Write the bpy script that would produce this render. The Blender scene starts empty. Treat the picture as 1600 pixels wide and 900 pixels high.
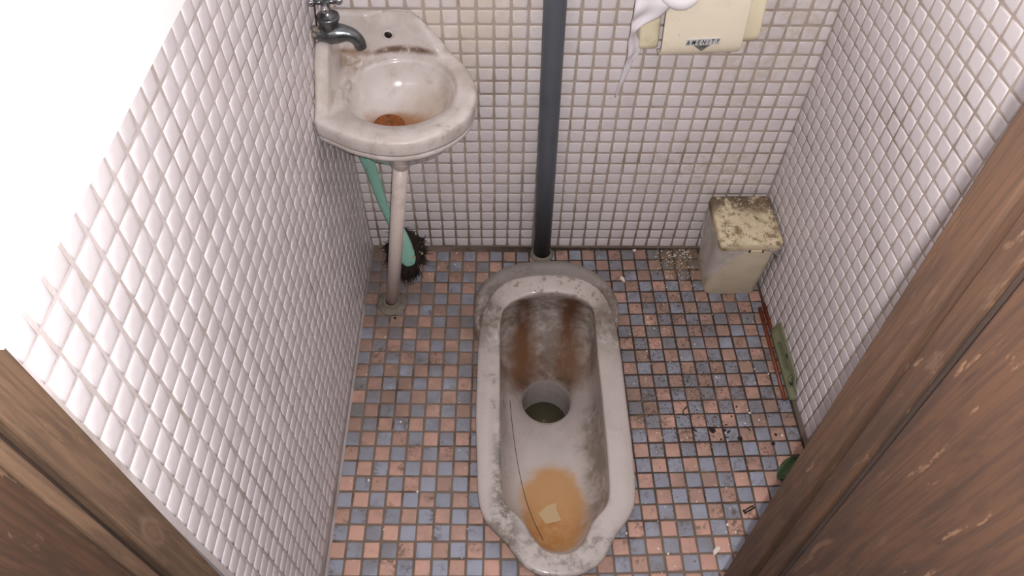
import bpy, bmesh, math, random
from mathutils import Vector, Matrix
from mathutils.geometry import intersect_point_line
random.seed(7)
scene = bpy.context.scene
C = scene.collection

# ------------------------------------------------------------------ camera, world, flash, exposure
CAM = Vector((-0.1211, -1.0206, 1.2253))
PITCH, YAW, ROLL, FPX = 0.9316, 0.0255, 0.0285, 1160.05
fwd = Vector((math.sin(YAW)*math.cos(PITCH), math.cos(YAW)*math.cos(PITCH), -math.sin(PITCH)))
rgt0 = Vector((math.cos(YAW), -math.sin(YAW), 0)); up0 = rgt0.cross(fwd)
rgt = rgt0*math.cos(ROLL) + up0*math.sin(ROLL); upv = -rgt0*math.sin(ROLL) + up0*math.cos(ROLL)
cd = bpy.data.cameras.new('camera'); cam = bpy.data.objects.new('camera', cd); C.objects.link(cam)
cam.matrix_world = Matrix(((rgt.x, upv.x, -fwd.x, CAM.x), (rgt.y, upv.y, -fwd.y, CAM.y), (rgt.z, upv.z, -fwd.z, CAM.z), (0, 0, 0, 1)))
cd.sensor_width = 36; cd.lens = 36*FPX/1600; cd.clip_start = 0.01
scene.camera = cam
world = bpy.data.worlds.new('world'); scene.world = world; world.use_nodes = True
world.node_tree.nodes['Background'].inputs[0].default_value = (0.95, 0.93, 1.0, 1)
world.node_tree.nodes['Background'].inputs[1].default_value = 0.06
fl = bpy.data.lights.new('phone_flash', 'POINT'); fl.energy = 31; fl.shadow_soft_size = 0.004; fl.color = (1.0, 0.97, 0.975)
flo = bpy.data.objects.new('phone_flash', fl); C.objects.link(flo); flo.location = CAM + rgt*0.016 + upv*0.004
vs = scene.view_settings
vs.view_transform = 'Standard'; vs.look = 'None'; vs.gamma = 1; vs.use_curve_mapping = False; vs.exposure = 0.0

XL = -0.397
def XR(y, z=0): return 0.4125 - 0.027*y - 0.03*z   # right wall: a little out of square and out of plumb
def project(p):
    d = p - CAM; z = d.dot(fwd)
    return 800 + FPX*d.dot(rgt)/z, 450 - FPX*d.dot(upv)/z, z

# ------------------------------------------------------------------ material kit
def s2l(c): return tuple((v/255/12.92 if v/255 <= .04045 else ((v/255+.055)/1.055)**2.4) for v in c)
class NT:
    def __init__(s, name):
        s.m = bpy.data.materials.new(name); s.m.use_nodes = True; s.t = s.m.node_tree; s.n = s.t.nodes
        s.b = s.n['Principled BSDF']; s._p = None
    def link(s, a, b): s.t.links.new(a, b)
    def pos(s):
        if not s._p: s._p = s.n.new('ShaderNodeNewGeometry').outputs['Position']
        return s._p
    def val(s, sock, v):
        if isinstance(v, (int, float)): sock.default_value = v
        elif isinstance(v, tuple): sock.default_value = (*v, 1) if len(v) == 3 and sock.type == 'RGBA' else v
        else: s.link(v, sock)
    def math(s, op, a, b=0.0, clamp=False):
        x = s.n.new('ShaderNodeMath'); x.operation = op; x.use_clamp = clamp; s.val(x.inputs[0], a); s.val(x.inputs[1], b); return x.outputs[0]
    def scaled(s, sc, off=(0, 0, 0)):
        x = s.n.new('ShaderNodeMapping'); s.link(s.pos(), x.inputs['Vector']); x.inputs['Scale'].default_value = sc; x.inputs['Location'].default_value = off; return x.outputs[0]
    def noise(s, scale, detail=5, rough=.6, sc=None, off=(0, 0, 0), dist=0):
        x = s.n.new('ShaderNodeTexNoise'); x.inputs['Scale'].default_value = scale; x.inputs['Detail'].default_value = detail
        x.inputs['Roughness'].default_value = rough; x.inputs['Distortion'].default_value = dist
        s.link(s.scaled(sc or (1, 1, 1), off), x.inputs['Vector']); return x.outputs['Fac']
    def rng(s, v, a, b, c=0.0, d=1.0):
        x = s.n.new('ShaderNodeMapRange'); x.interpolation_type = 'SMOOTHSTEP'; s.val(x.inputs[0], v)
        for i, k in enumerate((a, b, c, d)): x.inputs[i+1].default_value = k
        return x.outputs[0]
    def mix(s, f, a, b):
        x = s.n.new('ShaderNodeMix'); x.data_type = 'RGBA'; s.val(x.inputs[0], f); s.val(x.inputs[6], a); s.val(x.inputs[7], b); return x.outputs[2]
    def xyz(s):
        x = s.n.new('ShaderNodeSeparateXYZ'); s.link(s.pos(), x.inputs[0]); return x.outputs
    def tilernd(s):
        o = s.n.new('ShaderNodeObjectInfo').outputs['Random']; g = s.n.new('ShaderNodeNewGeometry').outputs['Random Per Island']
        return s.math('FRACT', s.math('ADD', o, g))
    def bump(s, h, strength, dist=.001):
        x = s.n.new('ShaderNodeBump'); x.inputs['Strength'].default_value = strength; x.inputs['Distance'].default_value = dist
        s.link(h, x.inputs['Height']); s.link(x.outputs[0], s.b.inputs['Normal'])
def N(scale, lo, hi, detail=5, rough=.65, sc=None, off=(0, 0, 0), dist=0): return lambda t: t.rng(t.noise(scale, detail, rough, sc, off, dist), lo, hi)
def EL(axes, cen, rad, soft=.3, wob=.3, nscale=60, nd=4):
    def f(t):
        o = t.xyz(); acc = None
        for a, c, r in zip(axes, cen, rad):
            d = t.math('DIVIDE', t.math('SUBTRACT', o['XYZ'.index(a)], c), r); d = t.math('MULTIPLY', d, d)
            acc = d if acc is None else t.math('ADD', acc, d)
        d = t.math('SQRT', acc); n = t.math('MULTIPLY', t.math('SUBTRACT', t.noise(nscale, nd), .5), wob*2)
        return t.rng(t.math('ADD', d, n), 1-soft, 1+soft, 1.0, 0.0)
    return f
def MUL(*fs):
    def f(t):
        r = fs[0](t)
        for g in fs[1:]: r = t.math('MULTIPLY', r, g(t))
        return r
    return f
def AX(axis, a, b): return lambda t: t.rng(t.xyz()['XYZ'.index(axis)], a, b)
def mat(name, base, rough=.5, layers=(), var=0, metal=0, spec=.5, bump=None, rdirt=.75, coat=0, alpha=1, trans=0, sub=0):
    t = NT(name); col = s2l(base); cur = col; rr = rough
    if var:
        r = t.tilernd(); cur = t.mix(r, tuple(v*(1-var) for v in col), tuple(min(1, v*(1+var)) for v in col))
    for c, mf, am in layers:
        f = t.math('MULTIPLY', mf(t), am); cur = t.mix(f, cur, s2l(c))
        m2 = t.n.new('ShaderNodeMix'); t.val(m2.inputs[0], f); t.val(m2.inputs[2], rr); m2.inputs[3].default_value = rdirt; rr = m2.outputs[0]
    t.val(t.b.inputs['Base Color'], cur); t.val(t.b.inputs['Roughness'], rr)
    t.b.inputs['Metallic'].default_value = metal; t.b.inputs['Specular IOR Level'].default_value = spec; t.b.inputs['Coat Weight'].default_value = coat
    t.b.inputs['Alpha'].default_value = alpha; t.b.inputs['Transmission Weight'].default_value = trans
    if sub: t.b.inputs['Subsurface Weight'].default_value = sub; t.b.inputs['Subsurface Scale'].default_value = .003
    if bump: t.bump(t.noise(bump[0], 6, .6, bump[3] if len(bump) > 3 else None), bump[1], bump[2])
    return t.m

# ------------------------------------------------------------------ mesh kit
def link(name, verts, faces, m, parent=None, smooth=True, mats=None, fm=None):
    me = bpy.data.meshes.new(name); me.from_pydata([tuple(v) for v in verts], [], faces); me.validate(); me.update()
    return link_me(name, me, m, parent, smooth, mats, fm)
def link_me(name, me, m, parent=None, smooth=True, mats=None, fm=None):
    for k in (mats or [m]): me.materials.append(k)
    if fm: me.polygons.foreach_set('material_index', fm)
    if smooth: me.polygons.foreach_set('use_smooth', [True]*len(me.polygons))
    o = bpy.data.objects.new(name, me); C.objects.link(o)
    if parent: o.parent = parent
    return o
def tag(o, label, cat=None, group=None, kind=None):
    o['label'] = label
    if cat: o['category'] = cat
    if group: o['group'] = group
    if kind: o['kind'] = kind
    return o
def struct(o, label=None):
    o['kind'] = 'structure'
    if label: o['label'] = label
    return o
def empty(name, loc, label, cat, group=None):
    o = bpy.data.objects.new(name, None); C.objects.link(o); o.location = loc; o.empty_display_size = .02
    tag(o, label, cat, group); return o
def adopt(child, parent):
    # keep the world placement of a mesh modelled in world coordinates under an Empty that stands elsewhere
    child.parent = parent; child.matrix_parent_inverse = Matrix.Translation(parent.location).inverted() if not parent.parent else Matrix()
    return child
def loft(rings, closed=True, cap0=False, cap1=False):
    n = len(rings[0]); V = [v for r in rings for v in r]; F = []
    for k in range(len(rings)-1):
        for i in range(n if closed else n-1):
            j = (i+1) % n; F.append((k*n+i, k*n+j, (k+1)*n+j, (k+1)*n+i))
    if cap0: F.append(tuple(reversed(range(n))))
    if cap1: F.append(tuple(range((len(rings)-1)*n, len(rings)*n)))
    return V, F
def cat_rom(P, sub=6, closed=False):
    P = [Vector(p) for p in P]; out = []; n = len(P)
    rngk = range(n if closed else n-1)
    for k in rngk:
        g = (lambda i: P[i % n]) if closed else (lambda i: P[max(0, min(n-1, i))])
        a, b, c, d = g(k-1), g(k), g(k+1), g(k+2)
        for q in range(sub):
            t = q/sub
            out.append(.5*((2*b)+(c-a)*t+(2*a-5*b+4*c-d)*t*t+(3*b-a-3*c+d)*t**3))
    if not closed: out.append(P[-1])
    return out
def tube(P, R, n=12, cap=True, flat=None, up=None):
    """P points, R radius per point (number or list); flat = list of (ra, rb) instead of a round section"""
    P = [Vector(p) for p in P]; rings = []; prev = Vector(up) if up else None
    for i, p in enumerate(P):
        t = (P[min(i+1, len(P)-1)] - P[max(i-1, 0)]).normalized()
        if prev is None: prev = Vector((0, 0, 1)) if abs(t.z) < .9 else Vector((1, 0, 0))
        u = (prev - t*prev.dot(t)).normalized(); w = t.cross(u); prev = u
        ra, rb = flat[i] if flat else ((R[i],)*2 if isinstance(R, (list, tuple)) else (R, R))
        rings.append([p + u*ra*math.cos(2*math.pi*k/n) + w*rb*math.sin(2*math.pi*k/n) for k in range(n)])
    return loft(rings, True, cap, cap)
def join(*VF):
    V, F = [], []
    for v, f in VF:
        o = len(V); V += [Vector(x) for x in v]; F += [tuple(i+o for i in q) for q in f]
    return V, F
def box(x0, x1, y0, y1, z0, z1):
    V = [Vector((x, y, z)) for z in (z0, z1) for x, y in ((x0, y0), (x1, y0), (x1, y1), (x0, y1))]
    return V, [(3, 2, 1, 0), (4, 5, 6, 7), (0, 1, 5, 4), (1, 2, 6, 5), (2, 3, 7, 6), (3, 0, 4, 7)]
def bevel_box(name, dims, m, parent=None, r=.002, seg=2):
    bm = bmesh.new(); V, F = box(*dims); vs_ = [bm.verts.new(v) for v in V]
    for f in F: bm.faces.new([vs_[i] for i in f])
    bmesh.ops.bevel(bm, geom=bm.edges[:], offset=r, segments=seg, affect='EDGES', profile=.6)
    me = bpy.data.meshes.new(name); bm.to_mesh(me); bm.free(); return link_me(name, me, m, parent)
def rring(cx, cy, hx, hy, r, z, n=5, rot=0):
    out = []
    for qx, qy, a0 in ((1, 1, 0), (-1, 1, 90), (-1, -1, 180), (1, -1, 270)):
        for k in range(n+1):
            a = math.radians(a0+90*k/n); x = qx*(hx-r)+r*math.cos(a); y = qy*(hy-r)+r*math.sin(a)
            out.append(Vector((cx+x*math.cos(rot)-y*math.sin(rot), cy+x*math.sin(rot)+y*math.cos(rot), z)))
    return out
def lathe(prof, cx, cy, n=32, cap0=True, cap1=True):
    return loft([[Vector((cx+r*math.cos(2*math.pi*k/n), cy+r*math.sin(2*math.pi*k/n), z)) for k in range(n)] for r, z in prof], True, cap0, cap1)

# ------------------------------------------------------------------ materials
grime = (92, 74, 58)
M = {}
M['tile_white'] = mat('tile_white', (225, 217, 218), .3, [((196, 182, 156), MUL(EL('XZ', (.30, .52), (.09, .12), .6, .4, 12), N(38, .42, .62)), .55), ((206, 190, 164), MUL(EL('XZ', (-.17, .55), (.09, .10), .6, .3, 12), N(16, .3, .6)), .6), ((176, 166, 134), MUL(EL('XZ', (.27, .24), (.12, .06), .6, .4, 14), N(40, .45, .62)), .45), ((90, 74, 60), N(330, .735, .75, 2), .8), ((196, 184, 170), N(14, .5, .8), .45), ((150, 132, 110), MUL(N(9, .6, .78, off=(3, 1, 2)), N(120, .45, .7)), .6), ((235, 230, 232), N(500, .72, .8, 2), .4)], var=.055, bump=(160, .12, .0008))
M['tile_side'] = mat('tile_side', (218, 210, 212), .3, [((200, 190, 184), N(10, .5, .8), .4), ((160, 140, 120), MUL(N(8, .62, .78, off=(7, 1, 4)), N(140, .5, .7)), .5)], var=.04, bump=(120, .15, .0008))
M['grout_wall'] = mat('grout_wall', (180, 165, 154), .9, [((124, 106, 88), N(10, .45, .7), .7), ((196, 186, 178), N(30, .55, .75, off=(5, 5, 5)), .5), (grime, AX('Z', .22, .0), .55)], bump=(400, .5, .001))
M['grout_left'] = mat('grout_left', (196, 186, 184), .9, [((150, 134, 120), N(12, .45, .7), .6), ((110, 96, 84), MUL(AX('Y', -.45, -.05), N(16, .35, .65)), .7)], bump=(400, .4, .001))
M['grout_floor'] = mat('grout_floor', (124, 108, 95), .95, [((50, 36, 28), MUL(N(9, .30, .5), AX('X', -.22, -.08), AX('Y', -.66, -.48)), .9), ((70, 54, 42), N(14, .5, .65, off=(4, 4, 4)), .7), ((140, 124, 108), N(26, .55, .72, off=(2, 9, 1)), .6)], bump=(500, .7, .0015))
fl_layers = lambda k: [((100, 90, 80), MUL(AX('Y', -.62, -.36), N(11, .3, .6, off=(k, 6, 0))), .55), ((112, 98, 90), MUL(EL('XY', (-.365, -.085), (.075, .12), .5, .3, 18), N(30, .2, .5)), .6), ((116, 100, 78), MUL(EL('XY', (.262, -.02), (.055, .055), .5, .4, 30), N(60, .3, .5)), .85), ((118, 108, 100), N(7, .46, .72, off=(k, 0, 0)), .55), ((96, 82, 70), MUL(N(16, .5, .66, off=(k, 3, 0)), N(150, .38, .62)), .85),
    ((44, 36, 32), MUL(N(200, .55, .60, 4, .6, off=(0, k, 0), dist=1.5), N(7, .40, .56, off=(1, 2, k)), AX('X', -.1, .2), AX('Y', -.62, -.40)), .85), ((60, 50, 44), N(330, .70, .75, 3, off=(2, 0, k)), .7), ((226, 220, 214), N(420, .755, .775, 2, off=(k, k, 1)), .9)]
M['tile_pink'] = mat('tile_pink', (200, 157, 141), .5, fl_layers(1), var=.13, bump=(260, .25, .001))
M['tile_blue'] = mat('tile_blue', (152, 156, 171), .5, fl_layers(2), var=.13, bump=(260, .25, .001))
M['plaster'] = mat('plaster', (250, 248, 248), .8, [((225, 220, 216), N(300, .72, .8), .5)], bump=(90, .2, .002))
por_sink = (214, 205, 201)
M['porcelain_sink'] = mat('porcelain_sink', por_sink, .16, [
    ((160, 146, 130), N(11, .44, .72), .6), ((128, 112, 96), MUL(N(22, .5, .7, off=(4, 4, 1)), N(130, .35, .65)), .6),
    ((98, 70, 46), MUL(EL('YZ', (-.0125, .5015), (.010, .0055), .7, .4), N(40, .25, .5), AX('X', -.19, -.23)), .95),
    ((140, 108, 74), MUL(EL('XYZ', (-.355, -.04, .5), (.035, .035, .012), .6, .5), N(60, .35, .6)), .7),
    ((150, 84, 28), EL('XYZ', (-.282, -.108, .431), (.052, .026, .016), .5, .5, 40), .9),
    ((160, 132, 92), EL('XYZ', (-.240, -.095, .44), (.05, .05, .03), .6, .5, 40), .45),
    ((70, 58, 46), N(420, .71, .75, 2), .6)], coat=.3)
M['toilet_porcelain'] = mat('toilet_porcelain', (190, 179, 175), .2, [
    ((158, 147, 138), N(9, .45, .75), .5), ((118, 106, 94), MUL(N(18, .54, .70, off=(1, 4, 1)), N(110, .40, .62)), .7),
    ((122, 118, 112), EL('YZ', (-.12, .06), (.06, .075), .3, .15), .6),
    ((104, 96, 84), MUL(EL('X', (-.112,), (.02,), .7, .3), AX('Z', .01, .035), AX('Y', -.36, -.5), N(60, .38, .58)), .9),
    ((100, 88, 74), MUL(AX('Y', -.6, -.64), AX('Z', .02, .04), N(50, .42, .62)), .6),
    ((124, 108, 88), MUL(AX('Y', -.30, -.22), AX('Y', -.15, -.19), AX('Z', .02, .05), N(80, .50, .62)), .7),
    ((96, 82, 66), MUL(AX('Y', -.33, -.25), AX('Y', -.168, -.178), AX('Z', .112, .085), AX('Z', -.106, -.094), N(30, .3, .6)), .7),
    ((92, 52, 26), MUL(EL('X', (-.077,), (.017,), .8, .45, 50), AX('Y', -.31, -.27), AX('Y', -.168, -.178), AX('Z', .118, .100), AX('Z', -.105, -.085), N(35, .25, .55, sc=(1, .3, .3))), .92),
    ((92, 52, 26), MUL(EL('X', (.012,), (.018,), .8, .45, 50), AX('Y', -.31, -.27), AX('Y', -.168, -.178), AX('Z', .118, .100), AX('Z', -.105, -.085), N(35, .25, .55, sc=(1, .3, .3))), .92),
    ((110, 74, 44), MUL(EL('XY', (-.075, -.262), (.04, .05), .6, .6, 45), AX('Z', .03, -.01), AX('Z', -.106, -.094)), .8),
    ((120, 88, 60), MUL(EL('XY', (.02, -.262), (.04, .045), .6, .6, 45), AX('Z', .03, -.01), AX('Z', -.106, -.094)), .7),
    ((70, 54, 40), MUL(EL('XY', (-.03, -.282), (.055, .02), .6, .6, 60), AX('Z', -.06, -.085), AX('Z', -.106, -.094), N(70, .4, .6)), .8),
    ((206, 196, 192), MUL(EL('XY', (-.028, -.50), (.065, .10), .4, .3, 25), AX('Z', 0, -.03)), .6),
    ((194, 142, 78), MUL(EL('XY', (-.026, -.560), (.057, .094), .22, .3, 28), AX('Z', 0, -.02)), .85),
    ((176, 112, 44), MUL(EL('XY', (-.03, -.62), (.05, .06), .6, .5, 40), AX('Z', 0, -.02), N(45, .35, .65)), .6),
    ((116, 102, 80), MUL(EL('X', (.055,), (.02,), .6, .3), AX('Z', .03, 0), AX('Y', -.3, -.4), N(25, .3, .6)), .7),
    ((48, 38, 30), N(300, .70, .74, 2), .7)], coat=.25)
M['pvc_grey'] = mat('pvc_grey', (88, 92, 100), .42, [((70, 72, 78), N(14, .5, .75), .4), ((60, 54, 48), N(260, .7, .76, 2), .6)])
M['leg_white'] = mat('leg_white', (222, 206, 198), .38, [((160, 146, 134), N(16, .5, .75), .5), ((90, 76, 64), N(240, .66, .72, 2), .7)])
M['cement'] = mat('cement', (128, 120, 108), .85, [((92, 84, 74), N(60, .45, .65), .6)], bump=(200, .5, .001))
M['metal_old'] = mat('metal_old', (122, 126, 128), .30, [((86, 86, 84), N(70, .45, .7), .7), ((150, 140, 126), N(160, .6, .75), .5)], metal=1, rdirt=.55, bump=(200, .15, .0006))
M['scale_crust'] = mat('scale_crust', (150, 138, 128), .8, [((96, 80, 66), N(200, .45, .6), .8)], bump=(300, .8, .002))
M['chrome'] = mat('chrome', (190, 190, 192), .12, metal=1)
M['rust'] = mat('rust', (140, 78, 30), .7, [((84, 42, 18), N(120, .4, .65), .8)], bump=(300, .6, .001))
M['dark'] = mat('dark', (26, 24, 22), .6)
M['cream'] = mat('cream', (240, 229, 206), .36, [((204, 186, 150), N(12, .5, .75), .4), ((140, 118, 90), MUL(N(260, .66, .72, 3), N(10, .4, .6)), .7)])
M['cream_yellow'] = mat('cream_yellow', (234, 223, 192), .4, [((180, 162, 118), N(24, .5, .72), .5), ((130, 108, 80), N(240, .68, .74, 3), .6)])
M['paper'] = mat('paper', (228, 222, 226), .95, bump=(90, .15, .001))
M['bin_body'] = mat('bin_body', (226, 213, 188), .45, [((190, 176, 150), N(12, .45, .75), .6), ((120, 104, 82), N(200, .68, .74), .5)])
M['bin_lid'] = mat('bin_lid', (222, 206, 174), .5, [((176, 156, 120), N(30, .42, .62), .7), ((88, 70, 54), MUL(AX('Y', -.072, -.035), N(40, .36, .50)), .9), ((120, 98, 74), MUL(N(60, .48, .58), N(22, .44, .58)), .85), ((74, 58, 44), N(260, .66, .71, 3), .9), ((240, 236, 230), N(330, .73, .76, 2), .9)])
M['bag'] = mat('bag', (206, 198, 196), .28, [((170, 160, 156), N(30, .4, .6), .5)], alpha=.6, bump=(60, .5, .004))
M['teal'] = mat('teal', (138, 186, 170), .35, [((84, 130, 116), N(60, .55, .7), .6), ((60, 60, 50), N(200, .68, .74), .7)])
M['bristle'] = mat('bristle', (44, 32, 26), .85, [((84, 64, 46), N(120, .5, .7), .6)])
M['crud'] = mat('crud', (176, 164, 132), .85)
M['chop'] = mat('chop', (120, 58, 34), .4, [((86, 38, 22), N(40, .45, .7, sc=(6, 1, 6)), .6)])
M['sleeve'] = mat('sleeve', (132, 134, 104), .7, [((112, 114, 88), N(30, .5, .75), .5)])
M['print_dark'] = mat('print_dark', (34, 44, 46), .7)
M['print_grey'] = mat('print_grey', (84, 88, 66), .7)
M['leaf_dead'] = mat('leaf_dead', (38, 26, 22), .8)
M['leaf_green'] = mat('leaf_green', (58, 82, 48), .55, [((40, 60, 34), N(50, .45, .6), .6)])
M['flake'] = mat('flake', (228, 216, 202), .8)
M['crumb_tan'] = mat('crumb_tan', (150, 126, 98), .9, var=.3)
M['crumb_dark'] = mat('crumb_dark', (96, 76, 58), .9, var=.4)
M['crumb_white'] = mat('crumb_white', (232, 226, 218), .8)
M['plastic_black'] = mat('plastic_black', (20, 20, 22), .3)
M['sticker'] = mat('sticker', (206, 206, 204), .35)
M['ink'] = mat('ink', (28, 28, 30), .5)
M['tri_grey'] = mat('tri_grey', (112, 112, 108), .5)
M['water'] = mat('water', (74, 68, 50), .03, spec=.6)
M['tissue'] = mat('tissue', (198, 172, 132), .9)
def wood(name, base, dark, light, seed, knots=(), streak=.5):
    L = [(dark, N(9, .42, .66, 6, .6, (6, 6, .8), (seed, 0, 0), 1.2), .8), (dark, N(60, .45, .7, 4, .6, (2, 2, .12), (seed, 2, 0)), .55),
         (light, MUL(N(26, .56, .68, 6, .7, (3, 3, .55), (0, seed, 0), .8), N(5, .45, .62, off=(0, 0, seed))), streak), (tuple(int(v*.72) for v in base), N(170, .48, .62, 3, .5, (2.2, 2.2, .05), (seed, seed, 0)), .55), (light, MUL(N(120, .60, .66, 4, .7, (1, 1, .22), (seed, 1, 3)), N(9, .46, .58, off=(seed, 5, 0))), streak)]
    for c, r in knots:
        L += [(light, EL('YZ', c, (r[0]*1.9, r[1]*1.7), .35, .25, 70), .55), (dark, EL('YZ', c, (r[0]*1.25, r[1]*1.2), .25, .2, 90), .8), (base, EL('YZ', c, r, .5, .3, 120), .7)]
    return mat(name, base, .6, L, bump=(70, .35, .0015, (2, 2, .25)))
M['wood_left'] = wood('wood_left', (118, 93, 73), (88, 68, 53), (140, 114, 92), 3, [((-.8235, .632), (.0045, .014))], .3)
M['wood_right'] = wood('wood_right', (84, 60, 44), (62, 43, 32), (126, 98, 76), 8, (), .6)
M['wood_rough'] = wood('wood_rough', (78, 54, 39), (48, 32, 24), (120, 90, 68), 5, (), .7)
M['wood_dark'] = wood('wood_dark', (60, 45, 37), (40, 30, 26), (76, 58, 46), 6)

# ------------------------------------------------------------------ room shell
TOPZ = .858
slab = lambda name, dims, m: struct(link(name, *box(*dims), m, smooth=False))
wall_back = slab('wall_back', (-.55, .60, 0, .08, -.3, 2.2), M['grout_wall'])
wall_left = slab('wall_left', (-.55, XL, -.806, 0.0, -.3, 2.2), M['grout_left'])
wall_right = struct(link('wall_right', *loft([[Vector((XR(y, z)+dx, y, z)) for y, dx in ((.02, 0), (-.8, 0), (-.8, .12), (.02, .12))] for z in (-.3, 2.2)], True, True, True), M['grout_wall'], smooth=False))
slab('ceiling', (-.55, .60, -.9, .08, 2.2, 2.26), M['plaster'])
wall_front = slab('wall_front', (.15, .60, -.86, -.80, -.3, 2.2), M['plaster'])
# plaster above the tiled dado, on the three walls
pl = link('plaster_coat', *loft([[Vector((XL+dx, y, z)) for y, z in ((0, .8393), (-.806, .8393+.046*.806), (-.806, 2.2), (0, 2.2))] for dx in (0.0, .006)], True, True, True), M['plaster'], wall_left, smooth=False)
link('plaster_coat', *box(XL, .43, -.006, 0, TOPZ, 2.2), M['plaster'], wall_back, smooth=False)
link('plaster_coat', *loft([[Vector((XR(y, z)+dx, y, z)) for y, z in ((0, TOPZ), (-.8, TOPZ+.04), (-.8, 2.2), (0, 2.2))] for dx in (0.0, -.006)], True, True, True), M['plaster'], wall_right, smooth=False)

# ------------------------------------------------------------------ squat toilet
OL = [(-.0322,-.1733,.13),(-.0525,-.1743,.13),(-.0883,-.1792,.1271),(-.1168,-.1857,.1194),(-.1358,-.1994,.1036),(-.1465,-.212,.0902),(-.156,-.2314,.0717),(-.1606,-.2543,.0539),(-.162,-.2994,.045),(-.1623,-.3601,.045),(-.1622,-.4289,.045),(-.158,-.5074,.045),(-.1555,-.5643,.045),(-.1485,-.5963,.045),(-.1358,-.6182,.045),(-.1112,-.6395,.045),(-.0931,-.6663,.045),(-.0754,-.6847,.045),(-.0509,-.6942,.045),(-.0194,-.6961,.045)]
OR_ = [(-.0322,-.1733,.13),(-.0094,-.1731,.13),(.0265,-.1784,.1266),(.0558,-.1874,.1152),(.0746,-.2006,.1),(.0881,-.2185,.0816),(.0978,-.2432,.0602),(.1034,-.2848,.045),(.1045,-.3504,.045),(.1052,-.4161,.045),(.1065,-.471,.045),(.1057,-.5334,.045),(.104,-.5665,.045),(.0942,-.5955,.045),(.0766,-.6175,.045),(.0594,-.639,.045),(.0483,-.663,.045),(.0258,-.6835,.045),(-.0015,-.6932,.045),(-.0194,-.6961,.045)]
IL = [(-.0323,-.2134,.13),(-.0605,-.2168,.1294),(-.0885,-.2214,.1203),(-.1112,-.2288,.1061),(-.1199,-.2387,.0891),(-.1214,-.2638,.0559),(-.121,-.3197,.045),(-.1202,-.4287,.045),(-.1181,-.5072,.045),(-.1161,-.5609,.045),(-.1082,-.5835,.045),(-.0865,-.6024,.045),(-.0715,-.6272,.045),(-.0567,-.6484,.045),(-.0388,-.6587,.045),(-.0179,-.6612,.045)]
IR = [(-.0323,-.2134,.13),(-.0112,-.2146,.13),(.0101,-.2173,.1268),(.0355,-.2219,.1167),(.0507,-.2292,.1026),(.0563,-.2502,.0701),(.0601,-.3102,.045),(.0621,-.3782,.045),(.0615,-.4313,.045),(.0632,-.4533,.045),(.0626,-.5235,.045),(.0607,-.5667,.045),(.0511,-.5877,.045),(.0309,-.6083,.045),(.0168,-.6361,.045),(.0005,-.6557,.045),(-.0179,-.6612,.045)]
def resample(P, keys, counts):
    out = []
    for a, b, n in zip(keys, keys[1:], counts):
        seg = cat_rom(P, 8)[a*8:b*8+1]; L = [0]
        for p, q in zip(seg, seg[1:]): L.append(L[-1]+(q-p).length)
        k = 0
        for i in range(n):
            d = L[-1]*i/n
            while L[k+1] < d: k += 1
            out.append(seg[k].lerp(seg[k+1], (d-L[k])/max(1e-9, L[k+1]-L[k])))
    out.append(Vector(P[-1])); return out
cn = (18, 18, 18)
ol, orr = resample(OL, (0, 7, 12, 19), cn), resample(OR_, (0, 6, 12, 19), cn)
il, ir = resample(IL, (0, 5, 9, 15), cn), resample(IR, (0, 5, 11, 16), cn)
OUT = ol + orr[-2:0:-1]; INN = il + ir[-2:0:-1]; NR = len(OUT)
def smooth_ring(R, it=2):
    for _ in range(it): R = [(R[i-1]+R[i]*2+R[(i+1) % len(R)])/4 for i in range(len(R))]
    return R
OUT, INN = smooth_ring(OUT), smooth_ring(INN)
def normals(R):
    o = []
    for i in range(len(R)):
        t = R[(i+1) % len(R)]-R[i-1]; n = Vector((-t.y, t.x, 0)); n = n.normalized() if n.length > 1e-9 else Vector((0, 1, 0))
        o.append(n)
    c = sum((Vector((p.x, p.y, 0)) for p in R), Vector())/len(R)
    s = sum(n.dot(Vector((p.x, p.y, 0))-c) for n, p in zip(o, R))
    return [n if s > 0 else -n for n in o]
NO, NI = smooth_ring(normals(OUT)), smooth_ring(normals(INN))
hO = [max(0, min(1, (p.z-.045)/.085)) for p in OUT]; hI = [max(0, min(1, (p.z-.045)/.085)) for p in INN]
HC, HR = Vector((-.028, -.3167, 0)), .0495
def rg(off, zf): return [Vector((p.x+n.x*off(h), p.y+n.y*off(h), zf(p.z, h))) for p, n, h in zip(OUT, NO, hO)]
rings = [rg(lambda h: -.012*(1-h)+.074*h, lambda z, h: -.004), rg(lambda h: -.012*(1-h)+.074*h, lambda z, h: .018+.03*h), rg(lambda h: -.011*(1-h)+.070*h, lambda z, h: .026+.052*h),
         rg(lambda h: -.008*(1-h)+.058*h, lambda z, h: .030+.066*h), rg(lambda h: -.004*(1-h)+.036*h, lambda z, h: .032+.076*h), rg(lambda h: -.003+.005*h, lambda z, h: .033+.078*h), rg(lambda h: .0, lambda z, h: z-.011), rg(lambda h: .001, lambda z, h: z-.004), rg(lambda h: -.001, lambda z, h: z-.001), rg(lambda h: -.005, lambda z, h: z)]
for f in (.35, .65): rings.append([OUT[i].lerp(INN[i], f)+Vector((0, 0, .001)) for i in range(NR)])
def gi(off, dz): return [INN[i]+NI[i]*off+Vector((0, 0, dz)) for i in range(NR)]
rings += [gi(.004, 0), gi(.001, -.001), gi(0, -.004), gi(.001, -.010), gi(.004, -.02)]
lastz = [p.z for p in rings[-1]]
hole_dir = [(Vector((p.x, p.y, 0))-HC).normalized() for p in INN]
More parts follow.
